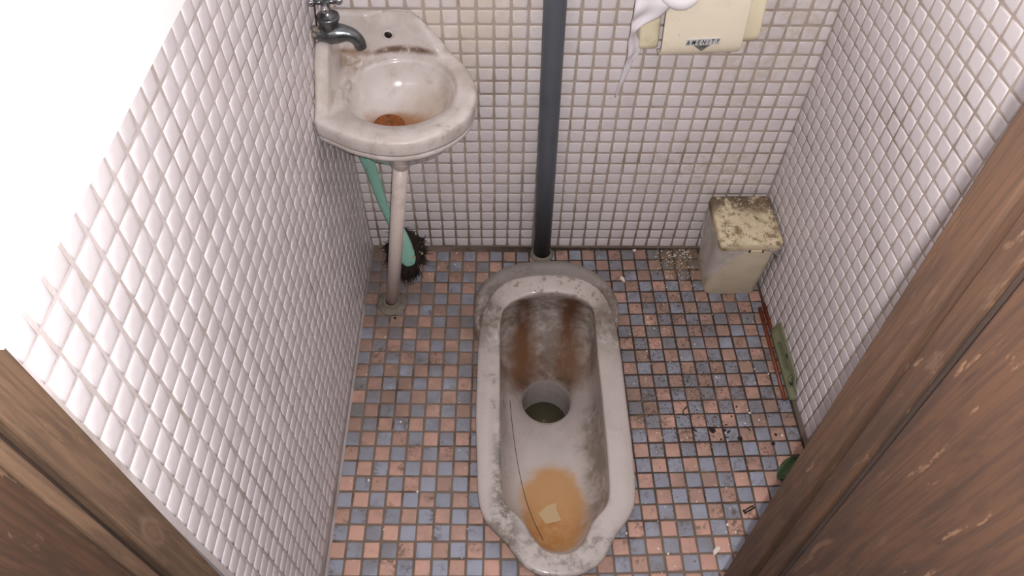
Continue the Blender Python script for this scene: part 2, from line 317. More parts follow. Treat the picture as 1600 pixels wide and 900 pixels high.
for s in (.02, .05, .09, .14, .20, .28, .37, .48, .6, .72, .83, .92, .97, 1.0):
    R = []
    for i in range(NR):
        a = INN[i]+NI[i]*(.004+.035*hI[i]*math.sin(math.pi*min(1, s*2))); a = Vector((a.x, a.y, 0)); b = HC+hole_dir[i]*HR
        zf = -.058-.040*s**2; p_ = 7*(1-hI[i])+2.6*hI[i]
        p = a.lerp(b, s); p.z = zf+(lastz[i]-zf)*(1-s)**p_; R.append(p)
    rings.append(R)
for r, z in ((.985, -.1015), (.97, -.105), (.96, -.115), (.955, -.26)): rings.append([Vector((HC.x+d.x*HR*r, HC.y+d.y*HR*r, z)) for d in hole_dir])
toilet = empty('squat_toilet', (HC.x, HC.y-.1, 0), 'stained pale grey porcelain squat toilet set into the checkered tile floor', 'toilet')
V, F = loft(rings); tb = adopt(link('bowl', V, F, M['toilet_porcelain']), toilet)
w = adopt(link('water', *lathe([(.0472, -.205), (.0472, -.193)], HC.x, HC.y, 32), M['water']), toilet); w['label'] = 'dark standing water in the trap'
base_ring = rings[0]

# ------------------------------------------------------------------ floor slab with an opening for the toilet
bm = bmesh.new()
def loop(pts):
    vsx = [bm.verts.new(p) for p in pts]; return [bm.edges.new((vsx[i], vsx[(i+1) % len(vsx)])) for i in range(len(vsx))]
hole_pts = [Vector((p.x-n.x*.012, p.y-n.y*.012, -.0005)) for p, n in zip(base_ring, NO)]
E_ = loop([(-.55, .02, -.0005), (.6, .02, -.0005), (.6, -.9, -.0005), (-.55, -.9, -.0005)]) + loop(hole_pts)
bmesh.ops.triangle_fill(bm, use_beauty=True, edges=E_)
for f in bm.faces:
    if f.normal.z < 0: f.normal_flip()
ex = bmesh.ops.extrude_face_region(bm, geom=bm.faces[:]); bmesh.ops.translate(bm, vec=(0, 0, -.05), verts=[v for v in ex['geom'] if isinstance(v, bmesh.types.BMVert)])
bmesh.ops.recalc_face_normals(bm, faces=bm.faces)
me = bpy.data.meshes.new('floor'); bm.to_mesh(me); bm.free()
floor = struct(link_me('floor', me, M['grout_floor'], smooth=False))

fil = lambda name, pts, d: link(name, *loft([[Vector(p)+q for q in (Vector((0, 0, -.001)), Vector(d), Vector((0, 0, .007)))] for p in pts], True, True, True), M['grout_left'], floor, smooth=False)
fil('mortar_fillet', [(XL+.001, -.002, 0), (XL+.001, -.4, 0), (XL+.001, -.8, 0)], (.0035, 0, 0))
# ------------------------------------------------------------------ door frame (two jambs seen at the edges)
def jamb(name, strips, z0, z1, lean, side, label):
    # strips: (part name, face x, y from, y to, material); lean = y shift per metre of height; leans about z = .6
    root = bpy.data.objects.new(name, None); C.objects.link(root); struct(root, label); root.location = (strips[0][1], strips[0][2], 0)
    for nm, fx, ya, yb, m in strips:
        nz = 14; rings_ = []
        rad = .0022
        prof = [(fx+side*.06, ya), (fx+side*rad, ya), (fx+side*rad*.3, ya-rad*.3), (fx, ya-rad), (fx, yb+rad), (fx+side*rad*.3, yb+rad*.3), (fx+side*rad, yb), (fx+side*.06, yb)]
        for k in range(nz+1):
            z = z0+(z1-z0)*k/nz
            rings_.append([Vector((x, y+lean*(z-.6), z)) for x, y in prof])
        V, F = loft(rings_, True, True, True)
        if side > 0: pass
        o = link(nm, V, F, m, smooth=False)
        adopt(o, root)
        bm = bmesh.new(); bm.from_mesh(o.data); bmesh.ops.recalc_face_normals(bm, faces=bm.faces); bm.to_mesh(o.data); bm.free()
    return root
jamb('trim_1', [('jamb_board', -.396, -.806, -.839, M['wood_left']), ('groove_strip', -.404, -.839, -.8465, M['wood_dark']), ('stop_bead', -.397, -.8465, -.858, M['wood_left']), ('outer_board', -.399, -.858, -.98, M['wood_right'])], -.02, 2.1, .024, -1, 'brown knotty wooden door jamb beside the bright tiled wall')
jamb('trim_2', [('jamb_board', .120, -.7775, -.808, M['wood_right']), ('groove_strip', .127, -.808, -.826, M['wood_right']), ('stop_bead', .130, -.826, -.846, M['wood_dark']), ('outer_board', .114, -.846, -1.0, M['wood_rough'])], -.02, 2.1, .077, 1, 'weathered brown wooden door jamb with stepped grooves near the leaf')

# ------------------------------------------------------------------ corner hand basin
SC = Vector((-.278, -.100)); RB = .087
out_pts = cat_rom([(-.215,-.0035,0),(-.188,-.032,0),(-.168,-.072,0),(-.1595,-.107,0),(-.163,-.145,0),(-.178,-.178,0),(-.207,-.206,0),(-.247,-.225,0),(-.29,-.228,0),(-.335,-.2165,0),(-.366,-.200,0),(-.3955,-.183,0)], 6)
poly = [Vector((-.3955,-.0025,0)), Vector((-.24,-.0025,0))] + out_pts + [Vector((-.3955,-.1,0))]
def r_out(th):
    d = Vector((math.cos(th), math.sin(th))); best = None
    for i in range(len(poly)):
        a = Vector(poly[i][:2])-SC; b = Vector(poly[(i+1) % len(poly)][:2])-SC; e = b-a
        den = d.x*e.y-d.y*e.x
        if abs(den) < 1e-12: continue
        t = (a.x*e.y-a.y*e.x)/den; u = (a.x*d.y-a.y*d.x)/den
        if t > 0 and -1e-6 <= u <= 1+1e-6 and (best is None or t > best): best = t
    return best
def smst(a, b, x): x = max(0, min(1, (x-a)/(b-a))); return x*x*(3-2*x)
def z_top(x, y):
    g = 0
    if y > -.05: g = max(g, smst(-.195, -.268, x)*smst(-.10, -.03, y))
    gl = smst(-.185, -.085, y)
    g = max(g, gl*smst(-.30, -.37, x))
    return .5+.068*g
ths = [2*math.pi*k/144 for k in range(144)] + [math.atan2(.0975, -.1175)]; ths.sort()
RO = [r_out(t) for t in ths]
ZT = [z_top(SC.x+math.cos(t)*r, SC.y+math.sin(t)*r) for t, r in zip(ths, RO)]
for _ in range(3): ZT = [(ZT[i-1]+2*ZT[i]+ZT[(i+1) % len(ZT)])/4 for i in range(len(ZT))]
def ring(fr, fz): return [Vector((SC.x+math.cos(t)*fr(r, z), SC.y+math.sin(t)*fr(r, z), fz(r, z))) for t, r, z in zip(ths, RO, ZT)]
rp = lambda r, z: max(r-.021, RB+.0075)
zd = lambda r, z: .4985+.0*(z)
R_ = [ring(lambda r, z: .022, lambda r, z: .372), ring(lambda r, z: .05, lambda r, z: .384), ring(lambda r, z: min(.085, r-.03), lambda r, z: .415), ring(lambda r, z: min(r-.018, .105), lambda r, z: .446),
      ring(lambda r, z: r-.008, lambda r, z: .458), ring(lambda r, z: r-.003, lambda r, z: .463), ring(lambda r, z: r-.002, lambda r, z: .4705), ring(lambda r, z: r-.0042, lambda r, z: .4718), ring(lambda r, z: r-.0042, lambda r, z: .4726), ring(lambda r, z: r-.001, lambda r, z: .4738), ring(lambda r, z: r, lambda r, z: .478),
      ring(lambda r, z: r, lambda r, z: z-.010), ring(lambda r, z: r-.0008, lambda r, z: z-.004), ring(lambda r, z: r-.003, lambda r, z: z-.001), ring(lambda r, z: r-.006, lambda r, z: z),
      ring(lambda r, z: rp(r, z)+.0015, lambda r, z: z+.0003), ring(lambda r, z: rp(r, z)-.0005, lambda r, z: z-.001-.05*(z-.5)), ring(lambda r, z: rp(r, z)-.002, lambda r, z: .4990+.75*(z-.5)), ring(lambda r, z: rp(r, z)-.0035, lambda r, z: .4985+.22*(z-.5)),
      ring(lambda r, z: rp(r, z)-.0045, lambda r, z: .4982+.06*(z-.5)), ring(lambda r, z: rp(r, z)-.006, lambda r, z: .4975)]
for r, z in ((RB+.0005, .4965), (RB-.0005, .494), (RB-.001, .487), (RB-.002, .4845), (RB-.0042, .4836), (RB-.0055, .480), (.079, .466), (.072, .453), (.063, .442), (.051, .4345), (.035, .4300), (.018, .4282), (.006, .428)): R_.append(ring(lambda q, w_, r=r: r, lambda q, w_, z=z: z))
basin = empty('corner_basin', (-.3396, -.1512, 0), 'small stained white porcelain corner hand basin with tall backsplash', 'sink')
V, F = loft(R_, True, True, True); adopt(link('bowl', V, F, M['porcelain_sink']), basin)
# overflow hole in the backsplash
ov = link('overflow_ring', *tube([Vector((-.2985+.0075*math.cos(a), -.0205, .5335+.0075*math.sin(a))) for a in [2*math.pi*k/24 for k in range(25)]], .0018, 8, False), M['porcelain_sink']); adopt(ov, basin)
oh = link('overflow_hole', *tube([(-.2985, -.0175, .5335), (-.2985, -.0208, .5335)], .0068, 20), M['dark']); adopt(oh, basin); oh['label'] = 'dark overflow hole'
# rusty drain
dcx, dcy = -.300, -.113
dr = link('drain', *lathe([(.025, .427), (.0255, .4325), (.024, .4350), (.0215, .4352), (.019, .4335), (.004, .4320)], dcx, dcy, 28), M['rust'])
adopt(dr, basin); dr['label'] = 'rust-brown drain'
# slanted waste pipe with its collars
top = Vector((-.286, -.118, .374)); bot = Vector((-.3396, -.1512, 0))
wp = adopt(link('waste_pipe', *tube([bot, bot.lerp(top, .5), top], .0128, 20), M['leg_white']), basin)
ax = (top-bot)
adopt(link('pipe_collar', *tube([bot.lerp(top, .935), bot.lerp(top, .95), bot.lerp(top, .975), bot.lerp(top, 1.0)], [.0132, .0165, .0195, .024], 24), M['porcelain_sink']), basin)
adopt(link('floor_flange', *lathe([(.031, 0), (.0302, .003), (.024, .0055), (.019, .0065), (.0182, .0085), (.0176, .0115), (.0150, .0125), (.0130, .0118)], bot.x, bot.y, 32, True, False), M['cement']), basin)

# ------------------------------------------------------------------ tap on the left wall
fy = -.082; fz = .577
faucet = empty('water_tap', (XL, fy, fz), 'old dull grey metal wall tap with cross handle over the basin', 'faucet')
body = cat_rom([(XL+.004, fy, fz), (XL+.016, fy, fz), (XL+.026, fy, fz), (XL+.038, fy, fz+.001), (XL+.050, fy, fz+.0005), (XL+.0595, fy, fz-.004), (XL+.0655, fy, fz-.0125), (XL+.0675, fy, fz-.023)], 4)
rb_ = [.0105, .0120, .0150, .0145, .0112, .0098, .0090, .0084]
rad = [rb_[min(i//4, 7)]*(1-(i % 4)/4)+rb_[min(i//4+1, 7)]*((i % 4)/4) for i in range(len(body))]
adopt(link('body', *tube(body, rad, 20), M['metal_old']), faucet)
adopt(link('outlet', *lathe([(.0052, fz-.0236), (.0052, fz-.0226)], XL+.0675, fy, 16), M['dark']), faucet)
adopt(link('bonnet', *lathe([(.0125, fz+.004), (.0112, fz+.012), (.0120, fz+.016), (.0152, fz+.022), (.0165, fz+.026), (.0160, fz+.0295), (.0140, fz+.0305), (.0125, fz+.0285), (.0108, fz+.0280), (.0100, fz+.0305), (.0062, fz+.031), (.0062, fz+.048), (.0075, fz+.05), (.0075, fz+.054)], XL+.0275, fy, 24), M['metal_old']), faucet)
hd = adopt(link('handle', *join(*[tube([(XL+.0275, fy, fz+.051), (XL+.0275+math.cos(a)*.017, fy+math.sin(a)*.017, fz+.051)], [.0042, .0034], 10) for a in (math.radians(q) for q in (8, 98, 188, 278))]), M['metal_old']), faucet)
for q in (8, 98, 188, 278):
    a = math.radians(q); kx, ky = XL+.0275+math.cos(a)*.0195, fy+math.sin(a)*.0195
    kn = link('knob', *lathe([(.0012, fz+.0455), (.0036, fz+.0465), (.0052, fz+.049), (.0056, fz+.051), (.0052, fz+.053), (.0036, fz+.0555), (.0012, fz+.0565)], kx, ky, 14), M['chrome'])
    kn.parent = hd
lumps = []
for k in range(16):
    a = k*2.4; rr = .006+.006*random.random(); c = Vector((XL+.002+.012*random.random(), fy+math.cos(a)*rr, fz+math.sin(a)*rr)); s = .003+.003*random.random()
    lumps.append(lathe([(s*.3, c.z-s), (s*.9, c.z-s*.4), (s, c.z+.1*s), (s*.5, c.z+s*.8)], c.x, c.y, 8))
adopt(link('lime_crust', *join(*lumps), M['scale_crust']), faucet)
adopt(link('wire', *tube([(XL+.008, fy+.002, fz+.006), (XL+.010, fy-.001, fz+.025), (XL+.0125, fy, fz+.05)], .0011, 6), M['dark']), faucet)

# ------------------------------------------------------------------ grey plastic pipe on the back wall
pipe = empty('drain_pipe', (-.0345, -.0195, 0), 'dark grey plastic pipe running up the back wall', 'pipe')
adopt(link('tube', *tube([(-.0345, -.0195, .002), (-.0385, -.0195, .3), (-.0435, -.0195, .6), (-.05, -.0195, 1.1), (-.065, -.0195, 2.2)], .0178, 28), M['pvc_grey']), pipe)
adopt(link('mortar_collar', *lathe([(.026, 0), (.024, .004), (.0195, .009), (.0182, .010)], -.0345, -.0205, 24, True, False), M['cement']), pipe)

# ------------------------------------------------------------------ toilet paper holder, roll and hanging paper
holder = empty('paper_holder', (.165, 0, .6), 'cream plastic toilet paper holder with curved flap on the back wall', 'paper holder')
ROLLH = -.075
def hrot(P):
    c, s = math.cos(ROLLH), math.sin(ROLLH)
    return [Vector((.165+(p.x-.165)*c+(p.z-.6)*s, p.y, .6-(p.x-.165)*s+(p.z-.6)*c)) for p in P]
def side_arm(name, x0, x1, zb, ymax):
    prof = [(0, zb+.03), (-.03, zb+.008), (-.055, zb), (ymax+.012, zb+.001), (ymax+.003, zb+.006), (ymax, zb+.016), (ymax+.003, zb+.06), (ymax+.01, zb+.12), (ymax+.03, zb+.15), (0, zb+.155)]
    r = .004; rings_ = []
    for x, sc in ((x0, .94), (x0+r*.35, .985), (x0+r, 1), (x1-r, 1), (x1-r*.35, .985), (x1, .94)):
        cy, cz = -.045, zb+.075
        rings_.append(hrot([Vector((x, cy+(y-cy)*sc if y < 0 else 0, cz+(z-cz)*sc)) for y, z in prof]))
    V, F = loft(rings_, True, True, True); adopt(link(name, V, F, M['cream_yellow']), holder)
side_arm('side_arm', .0785, .1065, .5525, -.078); side_arm('side_arm', .2275, .2535, .5585, -.078)
adopt(link('back_plate', *(lambda b: (hrot(b[0]), b[1]))(box(.082, .25, -.008, 0, .57, .71)), M['cream'], smooth=False), holder)
fp = cat_rom([(0, -.052, .712), (0, -.078, .702), (0, -.092, .675), (0, -.0935, .645), (0, -.0925, .61), (0, -.090, .573), (0, -.084, .5545), (0, -.071, .5435), (0, -.055, .5405)], 4)
def flap(x0, x1, th, m, name):
    outer = [Vector((0, p.y, p.z)) for p in fp]; inner = [Vector((0, p.y+th*.9, p.z+(th*.4 if i > 20 else 0))) for i, p in enumerate(fp)]
    prof = outer + inner[::-1]; rings_ = []
    for x, e in ((x0, .0012), (x0+.0012, .0003), (x0+.003, 0), (x1-.003, 0), (x1-.0012, .0003), (x1, .0012)):
        rings_.append(hrot([Vector((x, p.y+(e if i < len(outer) else 0), p.z)) for i, p in enumerate(prof)]))
    V, F = loft(rings_, True, True, True); o = link(name, V, F, m); return o
fo = adopt(flap(.1095, .2265, .003, M['cream'], 'flap'), holder)
def text_mesh(body, size, shear, m, name, parent, org, bold=.0):
    cu = bpy.data.curves.new(name, 'FONT'); cu.body = body; cu.size = size; cu.shear = shear; cu.align_x = 'CENTER'; cu.offset = bold; cu.extrude = .00015; cu.space_character = 1.12
    tmp = bpy.data.objects.new(name, cu); C.objects.link(tmp); bpy.context.view_layer.update()
    me = bpy.data.meshes.new_from_object(tmp.evaluated_get(bpy.context.evaluated_depsgraph_get())); bpy.data.objects.remove(tmp)
    o = link_me(name, me, m, None, smooth=False); o.matrix_world = org; o.parent = parent; return o
def on_flap(x, s):   # point and frame on the flap: s runs down its front face
    k = int(s); p = fp[k].lerp(fp[k+1], s-k); q = (fp[k]-fp[k+1]).normalized(); return Vector((x, p.y, p.z)), q
lp, lu = on_flap(.1680, 19.5); lpz = hrot([lp])[0]
xax = Vector((math.cos(ROLLH), 0, -math.sin(ROLLH))); yax = (lu-xax*lu.dot(xax)).normalized(); zax = xax.cross(yax)
def fr(du, dv, dn): o = lpz+xax*du+yax*dv+zax*dn; return Matrix(((xax.x, yax.x, zax.x, o.x), (xax.y, yax.y, zax.y, o.y), (xax.z, yax.z, zax.z, o.z), (0, 0, 0, 1)))
st = adopt(link('brand_sticker', [fr(0, 0, 0) @ Vector(p) for p in ((-.024, -.0050, .0012), (.024, -.0050, .0012), (.024, .0062, .0012), (-.024, .0062, .0012), (-.024, -.0050, -.003), (.024, -.0050, -.003), (.024, .0062, -.003), (-.024, .0062, -.003))], [(0, 1, 2, 3), (7, 6, 5, 4), (0, 4, 5, 1), (1, 5, 6, 2), (2, 6, 7, 3), (3, 7, 4, 0)], M['sticker'], smooth=False), holder)
HL = Matrix.Translation(-Vector(holder.location))
def under_holder(o, mw): o.parent = holder; o.matrix_world = Matrix.Identity(4); o.matrix_parent_inverse = Matrix.Identity(4); o.matrix_basis = HL @ mw; return o
tx = text_mesh('A·M·E·N·I·T·Y', .0076, .18, M['ink'], 'brand_lettering', None, Matrix(), .00009); under_holder(tx, fr(-.0005, -.0034, .0015) @ Matrix.Diagonal((.95, 1.55, 1, 1)))
wd = tx.dimensions.x
tri = adopt(link('logo_triangle', [fr(0, 0, 0) @ Vector(p) for p in ((-.0125, -.0052, .0013), (.0125, -.005, .0013), (0, -.0165, .0013), (-.0125, -.005, -.004), (.0125, -.005, -.004), (0, -.0165, -.004))], [(2, 1, 0), (3, 4, 5), (0, 1, 4, 3), (1, 2, 5, 4), (2, 0, 3, 5)], M['tri_grey'], smooth=False), holder)
tx2 = text_mesh('LIFE', .0046, 0, M['ink'], 'logo_lettering', None, Matrix()); under_holder(tx2, fr(0, -.0092, .0016))
roll = empty('toilet_roll', (.165, -.046, .637), 'white toilet paper roll inside the cream holder with paper trailing', 'toilet paper')
def xcyl(x0, x1, r, cy, cz, n=36): return tube([(x0, cy, cz), (x0+.002, cy, cz), (x1-.002, cy, cz), (x1, cy, cz)], [r*.97, r, r, r*.97], n)
adopt(link('roll', *xcyl(.1115, .2225, .037, -.046, .645), M['paper']), roll)
rows = [(.0640,-.040,.705,.118,-.040,.705),(.0635,-.078,.690,.119,-.082,.690),(.0632,-.094,.668,.117,-.099,.668),(.0627,-.095,.6512,.1152,-.099,.652),(.0618,-.095,.6454,.1111,-.099,.6462),(.0609,-.095,.6337,.108,-.0975,.6344),(.0615,-.093,.6194,.0992,-.095,.62),(.0619,-.09,.6062,.0828,-.09,.6065),(.0633,-.086,.5931,.0734,-.086,.5933),(.0649,-.08,.5795,.0733,-.08,.5796),(.0653,-.074,.5612,.0824,-.070,.5614),(.0678,-.068,.5413,.0871,-.064,.5416),(.0683,-.062,.5278,.0811,-.062,.528),(.0687,-.057,.5148,.0786,-.055,.5149),(.0673,-.05,.4891,.078,-.047,.4893),(.0662,-.042,.4605,.0735,-.040,.4606),(.0657,-.034,.4295,.0668,-.034,.4295)]
Lp = cat_rom([r[:3] for r in rows], 4); Rp = cat_rom([r[3:] for r in rows], 4); nc = 9; PV = []
for j, (a, b) in enumerate(zip(Lp, Rp)):
    for i in range(nc):
        t = i/(nc-1); p = a.lerp(b, t); p.y += .0028*math.sin(t*7+j*.22)+.002*math.sin(j*.5+t*3); PV.append(p)
PF = [(j*nc+i, j*nc+i+1, (j+1)*nc+i+1, (j+1)*nc+i) for j in range(len(Lp)-1) for i in range(nc-1)]
ps = adopt(link('hanging_sheet', PV, PF, M['paper']), roll); sm = ps.modifiers.new('thick', 'SOLIDIFY'); sm.thickness = .0006
# crumpled paper end tucked over the top of the flap
cr = tube(cat_rom([(.098, -.094, .652), (.112, -.101, .6475), (.128, -.103, .6465), (.142, -.100, .652)], 5), None, 12, True, [(.006+.004*math.sin(k/15*math.pi), .0055+.003*math.sin(k/15*math.pi)) for k in range(16)])
adopt(link('tucked_end', *cr, M['paper']), roll)

# ------------------------------------------------------------------ sanitary bin in the corner
bcx, bcy, brot = .3455, -.072, .02
bin_ = empty('sanitary_bin', (bcx, bcy, 0), 'dirty beige plastic sanitary bin with lidded top in the corner', 'bin')
body_r = [rring(bcx+.002, bcy+.000, .050, .048, .012, .0, rot=brot), rring(bcx+.002, bcy+.000, .052, .050, .014, .003, rot=brot), rring(bcx-.0005, bcy-.003, .0555, .0565, .014, .158, rot=brot), rring(bcx-.0005, bcy-.003, .0555, .0565, .014, .166, rot=brot)]
adopt(link('body', *loft(body_r, True, True, True), M['bin_body']), bin_)
lid_r = [rring(bcx-.001, bcy-.004, hx_, hy_, cr_, z, rot=brot) for hx_, hy_, cr_, z in ((.0580, .0610, .010, .159), (.0590, .0620, .010, .161), (.0592, .0622, .010, .172), (.0588, .0618, .0098, .1765), (.0575, .0605, .009, .1785), (.050, .053, .008, .1792), (.02, .02, .006, .1795))]
lid = adopt(link('lid', *loft(lid_r, True, True, True), M['bin_lid']), bin_)
fyb = bcy-.0665
tab = bevel_box('front_tab', (bcx+.000, bcx+.0225, fyb-.0005, fyb+.004, .1565, .1605), M['bin_lid'], None, .001); tab.parent = lid; tab.matrix_parent_inverse = Matrix.Translation(-Vector(bin_.location)) @ Matrix.Identity(4)
for dx in (-.001, .0235):
    g = bevel_box('tab_slot', (bcx+dx-.0012, bcx+dx+.0012, fyb-.001, fyb+.003, .1555, .1625), M['dark'], None, .0004, 1); g.parent = lid; g.matrix_parent_inverse = Matrix.Translation(-Vector(bin_.location))
lid.matrix_parent_inverse = Matrix.Translation(-Vector(bin_.location)); 
for ch in lid.children: ch.matrix_parent_inverse = Matrix.Identity(4)
# bag edge hanging over the left side and front, and over the right corner
def bag_sheet(path, drop, seed, name='bag_liner'):
    rnd = random.Random(seed); n = len(path); m_ = 9; VV = []
    for j in range(m_):
        t = j/(m_-1)
        for i, p in enumerate(path):
            d = drop[i]; w_ = .0035*math.sin(i*1.7+j*.9)+.002*rnd.uniform(-1, 1)
            nrm = Vector((p.x-bcx, p.y-bcy, 0)).normalized()
            VV.append(Vector((p.x, p.y, .166-d*t))+nrm*(.0025+abs(w_)*t*1.6))
    FF = [(j*n+i, j*n+i+1, (j+1)*n+i+1, (j+1)*n+i) for j in range(m_-1) for i in range(n-1)]
    return adopt(link(name, VV, FF, M['bag']), bin_)
hx, hy = .0565, .0575
lpath = [Vector((bcx-hx, bcy+.045-.1*k/12, 0)) for k in range(12)]+[Vector((bcx-hx+.004, bcy-hy-.000, 0)), Vector((bcx-hx+.016, bcy-hy-.003, 0)), Vector((bcx-hx+.03, bcy-hy-.004, 0)), Vector((bcx-hx+.045, bcy-hy-.0045, 0))]
bag_sheet(lpath, [.03, .05, .07, .08, .09, .10, .105, .10, .11, .115, .115, .11, .09, .06, .03, .008], 3)
rpath = [Vector((bcx+.03+.026*k/4, bcy-hy-.0045, 0)) for k in range(4)]+[Vector((bcx+hx-.001, bcy-hy+.0, 0)), Vector((bcx+hx+.001, bcy-hy+.02, 0)), Vector((bcx+hx, bcy-hy+.045, 0))]
bag_sheet(rpath, [.005, .008, .012, .02, .05, .045, .02], 5)

# ------------------------------------------------------------------ toilet brush behind the basin pipe
brush = empty('toilet_brush', (-.325, -.055, 0), 'teal plastic toilet brush with worn dark bristles leaning in the corner', 'brush')
hp = cat_rom([(-.376, -.010, .315), (-.369, -.018, .272), (-.3605, -.022, .228), (-.350, -.034, .17), (-.335, -.046, .118), (-.322, -.056, .088)], 5)
hw = [(.0045, .0150-.0070*min(1, i/17)) for i in range(len(hp))]
adopt(link('handle', *tube(hp, None, 14, True, hw, up=(0, -.6, .3)), M['teal']), brush)
bp = cat_rom([(-.328, -.046, .105), (-.321, -.060, .088), (-.314, -.072, .070), (-.307, -.084, .054), (-.304, -.090, .046)], 5)
bw = [(.006*(.6+.4*math.sin(math.pi*min(1, .15+i/20*.85))), .0185*max(.25, math.sin(math.pi*min(.97, .22+.72*i/20))**.6)) for i in range(len(bp))]
bh = adopt(link('head', *tube(bp, None, 18, True, bw, up=(0, -.8, .6)), M['teal']), brush)
rnd = random.Random(11); VV, FF, CV, CF = [], [], [], []
tipc = Vector((-.322, -.058, .070))
clumps = [Vector(c) for c in ((.034, .020, .004), (.040, .006, -.016), (.036, -.004, -.034), (.020, -.022, -.058), (.004, -.034, -.060), (-.012, -.028, -.060), (-.034, -.006, -.040), (-.036, .012, -.010), (-.020, .030, .006), (.012, .034, .010), (.0, .024, -.05))]
for k in range(2400):
    s = rnd.random(); b0 = bp[int(s*19)]+Vector((rnd.uniform(-.013, .013), rnd.uniform(.002, .014), rnd.uniform(-.012, -.003)))
    c = rnd.choice(clumps); tip = Vector((-.3165, -.064, .066))+c*rnd.uniform(.75, 1.0)+Vector((rnd.gauss(0, .0055), rnd.gauss(0, .0055), rnd.gauss(0, .005)))
    d = (tip-b0).normalized()
    if tip.z < .002: tip.z = .002
    if tip.y > -.004: tip.y = -.004
    if b0.y > -.004: b0.y = -.006
    side = d.orthogonal().normalized()*.0011; s2 = d.cross(side).normalized()*.0011; o = len(VV); mid = b0.lerp(tip, .55)+Vector((0, 0, .004))
    for c, q in ((b0, 1), (mid, 1), (tip, .5)): VV += [c+side*q, c-side*.5*q+s2*.87*q, c-side*.5*q-s2*.87*q]
    for q in (0, 3): FF += [(o+q, o+q+1, o+q+4, o+q+3), (o+q+1, o+q+2, o+q+5, o+q+4), (o+q+2, o+q, o+q+3, o+q+5)]
    FF.append((o+6, o+7, o+8))
bo = adopt(link('bristles', VV, FF, M['bristle']), brush); bo['kind'] = 'stuff'
lump = []
for k in range(34):
    a = rnd.uniform(-1.2, 2.6); r0 = rnd.uniform(.026, .046); c = Vector((-.312+math.cos(a)*r0*.75, -.058+math.sin(a)*r0*.8, rnd.uniform(.055, .078)-.5*(r0-.026))); s = rnd.uniform(.0012, .0030)
    c.y = min(c.y, -.006); c.z = max(c.z, .006)
    lump.append(lathe([(s*.4, c.z-s*.7), (s, c.z), (s*.4, c.z+s*.7)], c.x, c.y, 6))
co = adopt(link('dried_crud', *join(*lump), M['crud'], smooth=False), brush); co['kind'] = 'stuff'

# ------------------------------------------------------------------ chopsticks and paper sleeve along the right wall
def stick(a, b, r0, r1, label):
    o = link('chopstick', *tube([a, Vector(a).lerp(Vector(b), .5), b], [r0, (r0+r1)/2, r1], 8), M['chop']); tag(o, label, 'chopstick', 'chopsticks by the right wall'); return o
stick((.4025, -.160, .0062), (.4070, -.368, .0058), .0042, .0036, 'reddish brown chopstick lying bare on the floor beside a green sleeve')
stick((.4125, -.150, .0062), (.4180, -.345, .0100), .0042, .0036, 'reddish brown chopstick against the tiled wall, half inside a green sleeve')
sl_rows = []
for k in range(17):
    t = k/16; y = -.226-.146*t
    row = []
    for i in range(9):
        q = i/8
        x = .4085+.0035*t+(.012+.003*t)*q**1.4; z = .0125+.050*(q**.9)*(1-.10*t)-.004*math.sin(q*math.pi)
        yy = y-(.006*math.sin(math.pi*q) if k == 16 else 0)+(.004*math.sin(q*math.pi)+.010*(.5-q) if k == 0 else 0)
        cut = max(0, t-.82)/.18; z = .0125+(z-.0125)*(1-.55*cut*q)
        row.append(Vector((min(x, XR(yy, z)-.004), yy, z)))
    sl_rows.append(row)
Vs, Fs = loft(sl_rows, False)
sleeve = empty('chopstick_sleeve', (.413, -.30, .012), 'olive green paper chopstick sleeve with dark print leaning on the wall', 'paper sleeve')
so = adopt(link('sleeve_paper', Vs, Fs, M['sleeve']), sleeve); sm = so.modifiers.new('thick', 'SOLIDIFY'); sm.thickness = .0008; sm.offset = 0
def on_sleeve(t, q):
    k = min(15, int(t*16)); i = min(7, int(q*8)); a, b = t*16-k, q*8-i
    p = sl_rows[k][i].lerp(sl_rows[k+1][i], a).lerp(sl_rows[k][i+1].lerp(sl_rows[k+1][i+1], a), b)
    n = (sl_rows[k+1][i]-sl_rows[k][i]).cross(sl_rows[k][i+1]-sl_rows[k][i]).normalized()
    if n.x > 0: n = -n
    return p+n*.0012
for j, q in enumerate((.36, .46, .56)):
    pts = [on_sleeve(.2+.42*k/12+.02*j, q) for k in range(13)]
    g = adopt(link('print_line', *tube(pts, .0007, 5), M['print_grey']), sleeve)
adopt(link('print_mark', *tube([on_sleeve(.46+.02*k, .74+.02*math.sin(k*2)) for k in range(4)], [.0016, .0022, .0012, .002], 6), M['print_dark']), sleeve)
cir = [on_sleeve(.80+.075*math.cos(a), .50+.24*math.sin(a)) for a in [2*math.pi*k/28 for k in range(29)]]
adopt(link('logo_ring', *tube(cir, .0006, 5), M['print_grey']), sleeve)
sw = [on_sleeve(.80+.05*math.cos(a), .52+.13*math.sin(a)) for a in [-1.9+3.6*k/12 for k in range(13)]]
adopt(link('logo_swoosh', *tube(sw, [.0006+.0016*math.sin(math.pi*k/12) for k in range(13)], 6), M['print_dark']), sleeve)

